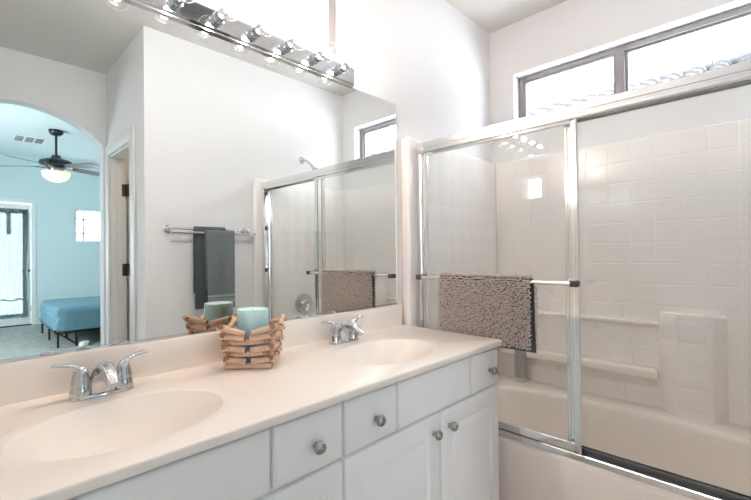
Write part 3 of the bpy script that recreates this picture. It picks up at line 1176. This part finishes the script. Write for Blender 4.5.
# grey bottle on the back rim of the tub
bt = thing('shampoo_bottle', (2.095, -.238, TZ), 'grey bottle with pale base standing on the tub rim, seen below the bath mat', 'bottle')
mb = MB()
mb.lathe([(0, .026), (.037, .026), (.037, .18), (.034, .205), (.022, .222), (.012, .226), (0, .226)], (2.095, -.238, TZ + .001), seg=24)
mb.build('bottle_body', 'bottle', bt, smooth=45)
mb = MB()
mb.lathe([(0, 0), (.034, 0), (.036, .003), (.036, .0258), (0, .0258)], (2.095, -.238, TZ + .001), seg=24)
mb.build('bottle_cap', 'bottlecap', bt, smooth=45)
# ------------------------------------------------------------------ shower door frame
HZ0, HZ1 = 1.735, 1.790
DY0, DY1 = TY0, TY1
fr = thing('shower_door_frame', (1.342, -.775, TZ), 'bright aluminium frame of the sliding shower doors', 'shower frame')
mb = MB()
prof = [(1.312, HZ1 - .004), (1.316, HZ1), (1.382, HZ1), (1.382, HZ0), (1.378, HZ0), (1.378, HZ1 - .02), (1.345, HZ1 - .02), (1.345, HZ0 + .006), (1.341, HZ0 + .006), (1.341, HZ1 - .02),
        (1.320, HZ1 - .02), (1.320, HZ0), (1.314, HZ0), (1.312, HZ0 + .004), (1.312, HZ0 + .016), (1.3155, HZ0 + .019), (1.3155, HZ0 + .024), (1.312, HZ0 + .027)]
mb.prism([(x, DY0 + .0005, z) for x, z in prof], (0, DY1 - DY0 - .001, 0))
mb.build('header_rail', 'alu', fr, smooth=20)
mb = MB()
prof = [(1.312, TZ + .0005), (1.312, TZ + .022), (1.318, TZ + .024), (1.318, TZ + .008), (1.372, TZ + .008), (1.372, TZ + .038), (1.378, TZ + .038), (1.378, TZ + .0005)]
mb.prism([(x, DY0 + .0005, z) for x, z in prof], (0, DY1 - DY0 - .001, 0))
mb.build('bottom_track', 'alu', fr, smooth=20)
MB().box((1.3425, DY0 + .03, TZ + .0085), (1.3475, DY1 - .03, TZ + .018), .001).build('guide_strip', 'seal', fr)
for y0, y1 in ((DY1 - .028, DY1 - .0005), (DY0 + .0005, DY0 + .028)):
    mb = MB()
    ym, s = (y0, 1) if y0 > -.7 else (y1, -1)
    mb.box((1.312, y0, TZ + .027), (1.382, y1, HZ0 - .001), .003)
    mb.build('wall_jamb', 'alu', fr, smooth=30)
    mb = MB()
    for zz in (HZ0 - .03, 1.43, 1.10, .6):
        e = ym - .005 * s
        mb.box((1.322, min(e, ym), zz - .014), (1.34, max(e, ym), zz + .014))
    mb.build('bumper', 'darkplastic', fr)


def slide_door(name, label, x, y0, y1, sw=.024, bot=.048, top=.044, bm='alu'):
    t = thing(name, (x, (y0 + y1) / 2, TZ + .012), label, 'shower door', 'sliding glass shower doors')
    z0, z1 = TZ + .0095, HZ1 - .024
    MB().box((x - .0025, y0 + .01, z0 + .02), (x + .0025, y1 - .01, z1 - .02)).build('glass_pane', 'glass', t)
    for a, b_ in ((y0, y0 + sw), (y1 - sw, y1)):
        mb = MB()
        pr = [(-.009, .0), (-.0105, .003), (-.0105, sw * .45), (-.006, sw * .55), (-.006, sw), (.006, sw), (.009, sw * .5), (.009, 0)]
        if a == y0:
            pts = [(x + p, a + q, z0) for p, q in pr]
        else:
            pts = [(x + p, b_ - q, z0) for p, q in pr]
        mb.prism(pts, (0, 0, z1 - z0))
        mb.build('stile', 'alu', t, smooth=20)
    for a, b_, nm in ((z0, z0 + bot, 'bottom_rail'), (z1 - top, z1, 'top_rail')):
        mb = MB()
        mb.box((x - .008, y0 + sw, a), (x + .008, y1 - sw, b_), .0025)
        mb.build(nm, bm if nm == 'bottom_rail' else 'alu', t, smooth=30)
    return t


od = slide_door('sliding_shower_door', 'outer sliding glass shower door with towel bar and bath mat', 1.3305, -.834, -.080)
idr = slide_door('sliding_shower_door', 'inner sliding glass shower door on the right, away from the mirror', 1.3595, -1.470, -.775, bot=.026, top=.016, bm='seal')
# towel bar on the outer door
BX, BZ = 1.272, 1.100
mb = MB()
mb.tube([(BX, -.838, BZ), (BX, -.082, BZ)], .0085, 14)
bar = mb.build('towel_bar', 'alu', od, smooth=60)
for y, s in ((-.828, 1), (-.090, -1)):
    mb = MB()
    mb.tube([(BX - .0, y, BZ), (BX + .03, y + .002 * s, BZ), (1.3205, y, BZ)], [.0125, .0105, .0125], 12)
    mb.box((BX - .012, y - .022, BZ - .012), (BX + .012, y + .010, BZ + .012), .005)
    mb.build('bar_bracket', 'darkplastic', bar, smooth=40)

# ------------------------------------------------------------------ chenille bath mat over the towel bar
bm_ = thing('bath_mat', (BX, -.447, .81), 'taupe chenille bath mat draped over the shower door towel bar', 'bath mat')
MY0, MY1 = -.672, -.222
FL, BL = .275, .292        # front and back drop


def drape(s, off):
    """s = arc length from the front hem; returns (x, z, nx, nz)"""
    R = .012 + off
    if s < FL:
        return BX - R, BZ + .004 - FL + s, -1, 0
    s2 = s - FL
    arc = PI * .012
    if s2 < arc:
        a = PI - s2 / arc * PI
        return BX + R * math.cos(a), BZ + .004 + R * math.sin(a), math.cos(a), math.sin(a)
    s3 = s2 - arc
    return BX + R, BZ + .004 - s3, 1, 0


TOT = FL + PI * .012 + BL
rows = int(TOT / .0035)
mb = MB()
def back(u, v):
    x, z, _, _ = drape(v * TOT, -.001 + .001 * math.sin(u * 17))
    return (x, MY0 + .004 - .012 * v * (v > .5) + u * (MY1 - MY0 - .008), z)
mb.sheet(back, 30, 120)
o = mb.build('mat_backing', 'matback', bm_, smooth=180)
rn = random.Random(11)
mb = MB()
pitch = .0094
nr = int(TOT / pitch)
nc = int((MY1 - MY0) / .0086)
SEG = 6
for i in range(nr):
    for j in range(nc):
        s = (i + .5) * pitch + rn.uniform(-.002, .002)
        y = MY0 + (j + .5 + .5 * (i % 2) - .25) * (MY1 - MY0) / nc + rn.uniform(-.0018, .0018)
        if s > FL + .04:
            y -= .012
            if 2 < j < nc - 3 and rn.random() < .25:
                continue
        x, z, nx, nz = drape(s, 0)
        if nx > .5 and x > BX:
            ln = .008
        else:
            ln = .0095
        p = Vector((x, y, z))
        n = Vector((nx, 0, nz))
        droop = Vector((rn.uniform(-.12, .12), rn.uniform(-.9, .9), rn.uniform(-1.05, -.1)))
        d = (n * .8 + droop * .65).normalized()
        pts = [p, p + (n * .006), p + n * .006 + d * ln * .55, p + n * .006 + d * ln]
        # keep the rear pile clear of the glass
        pts = [Vector((min(q.x, 1.3165), q.y, q.z)) for q in pts]
        r = .0034 * rn.uniform(.85, 1.15)
        mb.tube(pts, [r * .8, r, r * 1.08, r * .6], SEG)
pl = mb.build('chenille_pile', 'mat', bm_, smooth=180, normals=False)
pl['kind'] = 'stuff'

# ------------------------------------------------------------------ towel wall: double towel rail with towels
tr_ = thing('towel_rail', (.9, YF, 1.37), 'chrome double towel rail on the wall opposite the mirror', 'towel rail')
RB, RF, RZB, RZF = YF + .055, YF + .105, 1.405, 1.378
for x in (.632, 1.185):
    mb = MB()
    mb.lathe([(0, 0), (.026, 0), (.026, .006), (.018, .012), (.010, .02), (.010, .05), (.014, .055), (.014, .062), (0, .066)], (x, YF + .0005, 1.402), (0, 1, 0), 20)
    mb.tube([(x, RB, 1.402), (x, YF + .08, 1.392), (x, RF, RZF)], .009, 10)
    mb.sphere((x, RF, RZF), .0115, 12, 8)
    mb.build('wall_post', 'chrome', tr_, smooth=50)
for y, z in ((RB, RZB), (RF, RZF)):
    mb = MB()
    mb.tube([(.612 if y == RF else .632, y, z), (1.225 if y == RF else 1.185, y, z)], .0075, 12)
    mb.build('rail', 'chrome', tr_, smooth=60)


def towel(name, label, m, x0, x1, yc, zc, front, backd, fold=.0, band=None, R=.013, seed=1):
    t = thing(name, ((x0 + x1) / 2, yc, zc - front), label, 'towel', 'grey towels on the rail')
    mb = MB()
    tot = front + PI * R + backd
    def fn(th):
        def f(u, v):
            s = v * tot
            wob = .0035 * math.sin(u * 9 + seed) * min(1, abs(s - front) * 4) + .002 * noise.noise(Vector((u * 4, s * 5, seed)))
            if s < front:
                y, z = yc + R + th + wob, zc - front + s
            elif s < front + PI * R:
                a = (s - front) / R
                y, z = yc + (R + th) * math.cos(a), zc + (R + th) * math.sin(a)
            else:
                y, z = yc - R - th + wob * .3, zc - (s - front - PI * R)
            x = x0 + u * (x1 - x0) + fold * (zc - z) * (1 - u) * .1
            return (x, y, z)
        return f
    a = [[mb.bm.verts.new(fn(.004)(i / 24, j / 90)) for j in range(91)] for i in range(25)]
    b_ = [[mb.bm.verts.new(fn(-.004)(i / 24, j / 90)) for j in range(91)] for i in range(25)]
    for i in range(24):
        for j in range(90):
            mb.bm.faces.new((a[i][j], a[i + 1][j], a[i + 1][j + 1], a[i][j + 1]))
            mb.bm.faces.new((b_[i][j], b_[i][j + 1], b_[i + 1][j + 1], b_[i + 1][j]))
    for j in range(90):
        mb.bm.faces.new((a[0][j], a[0][j + 1], b_[0][j + 1], b_[0][j]))
        mb.bm.faces.new((a[24][j], b_[24][j], b_[24][j + 1], a[24][j + 1]))
    for i in range(24):
        mb.bm.faces.new((a[i][0], b_[i][0], b_[i + 1][0], a[i + 1][0]))
        mb.bm.faces.new((a[i][90], a[i + 1][90], b_[i + 1][90], b_[i][90]))
    tw = mb.build('towel_cloth', m, t, smooth=60)
    if band:
        for z0, z1 in band:
            mb = MB()
            f = fn(.0055)
            mb.sheet(lambda u, v: f(u, (z0 + v * (z1 - z0)) / tot), 24, 4)
            mb.build('woven_band', 'band', t, smooth=180)
    return t


towel('hanging_towel', 'dark grey towel on the rear bar of the towel rail', 'towel2', .785, 1.005, RB, RZB + .004, .56, .45, R=.0125, seed=3)
towel('hanging_towel', 'grey towel with pale woven bands on the front bar of the towel rail', 'towel', .838, 1.05, RF, RZF + .004, .54, .40, fold=.25, band=((.045, .062), (.07, .075), (.085, .10)), R=.0125, seed=8)

# ------------------------------------------------------------------ shower head, valve and spout on the far shower end wall
sh = thing('wall_shower', (1.73, YF, 1.9), 'chrome shower head on its arm above the surround, seen in the mirror', 'shower head')
mb = MB()
mb.lathe([(0, 0), (.03, 0), (.028, .006), (.014, .012), (0, .014)], (1.73, YF + .0005, 2.04), (0, 1, 0), 20)
mb.build('flange', 'chrome', sh, smooth=50)
mb = MB()
mb.tube([(1.73, YF + .008, 2.04), (1.732, YF + .05, 2.035), (1.735, YF + .10, 2.005), (1.74, YF + .14, 1.965)], .0095, 12)
mb.build('shower_arm', 'chrome', sh, smooth=60)
mb = MB()
mb.lathe([(0, 0), (.013, 0), (.014, .015), (.020, .03), (.034, .06), (.036, .07), (.0, .072)], (1.74, YF + .137, 1.968), (.05, .62, -.72), 20)
mb.build('spray_head', 'chrome', sh, smooth=45)
vv = thing('shower_valve', (1.70, TY0, .80), 'round chrome shower valve with a lever on the far end panel', 'shower valve')
mb = MB()
mb.lathe([(0, 0), (.088, 0), (.086, .006), (.06, .012), (.034, .014), (.034, .04), (.028, .05), (0, .052)], (1.70, TY0 + .003, .80), (0, 1, 0), 28)
mb.build('round_plate', 'chrome', vv, smooth=45)
mb = MB()
mb.tube([(1.70, TY0 + .05, .80), (1.70, TY0 + .07, .79), (1.67, TY0 + .075, .735)], [.012, .011, .007], 10)
mb.build('lever', 'chrome', vv, smooth=60)
ts = thing('tub_spout', (1.70, TY0, .55), 'chrome tub spout on the far end panel below the valve', 'tub spout')
mb = MB()
mb.tube([(1.70, TY0 + .003, .56), (1.70, TY0 + .06, .56), (1.70, TY0 + .11, .555), (1.70, TY0 + .135, .535)], [.027, .026, .023, .018], 16)
mb.build('spout_body', 'chrome', ts, smooth=50)

# ------------------------------------------------------------------ outlet on the left wall
ou = thing('wall_outlet', (XL, -1.97, .98), 'white double wall outlet on the left wall, reflected in the shower glass', 'outlet')
MB().box((XL + .0005, -2.005, .97), (XL + .006, -1.935, 1.09), .002).build('cover_plate', 'white', ou)
for zz in (1.052, 1.008):
    mb = MB()
    mb.box((XL + .006, -1.987, zz - .014), (XL + .0085, -1.953, zz + .014), .002)
    rc = mb.build('receptacle', 'white', ou)
    mb = MB()
    for yy in (-1.977, -1.963):
        mb.box((XL + .0085, yy - .0012, zz - .004), (XL + .0089, yy + .0012, zz + .006))
    mb.build('socket_slots', 'dark', rc)
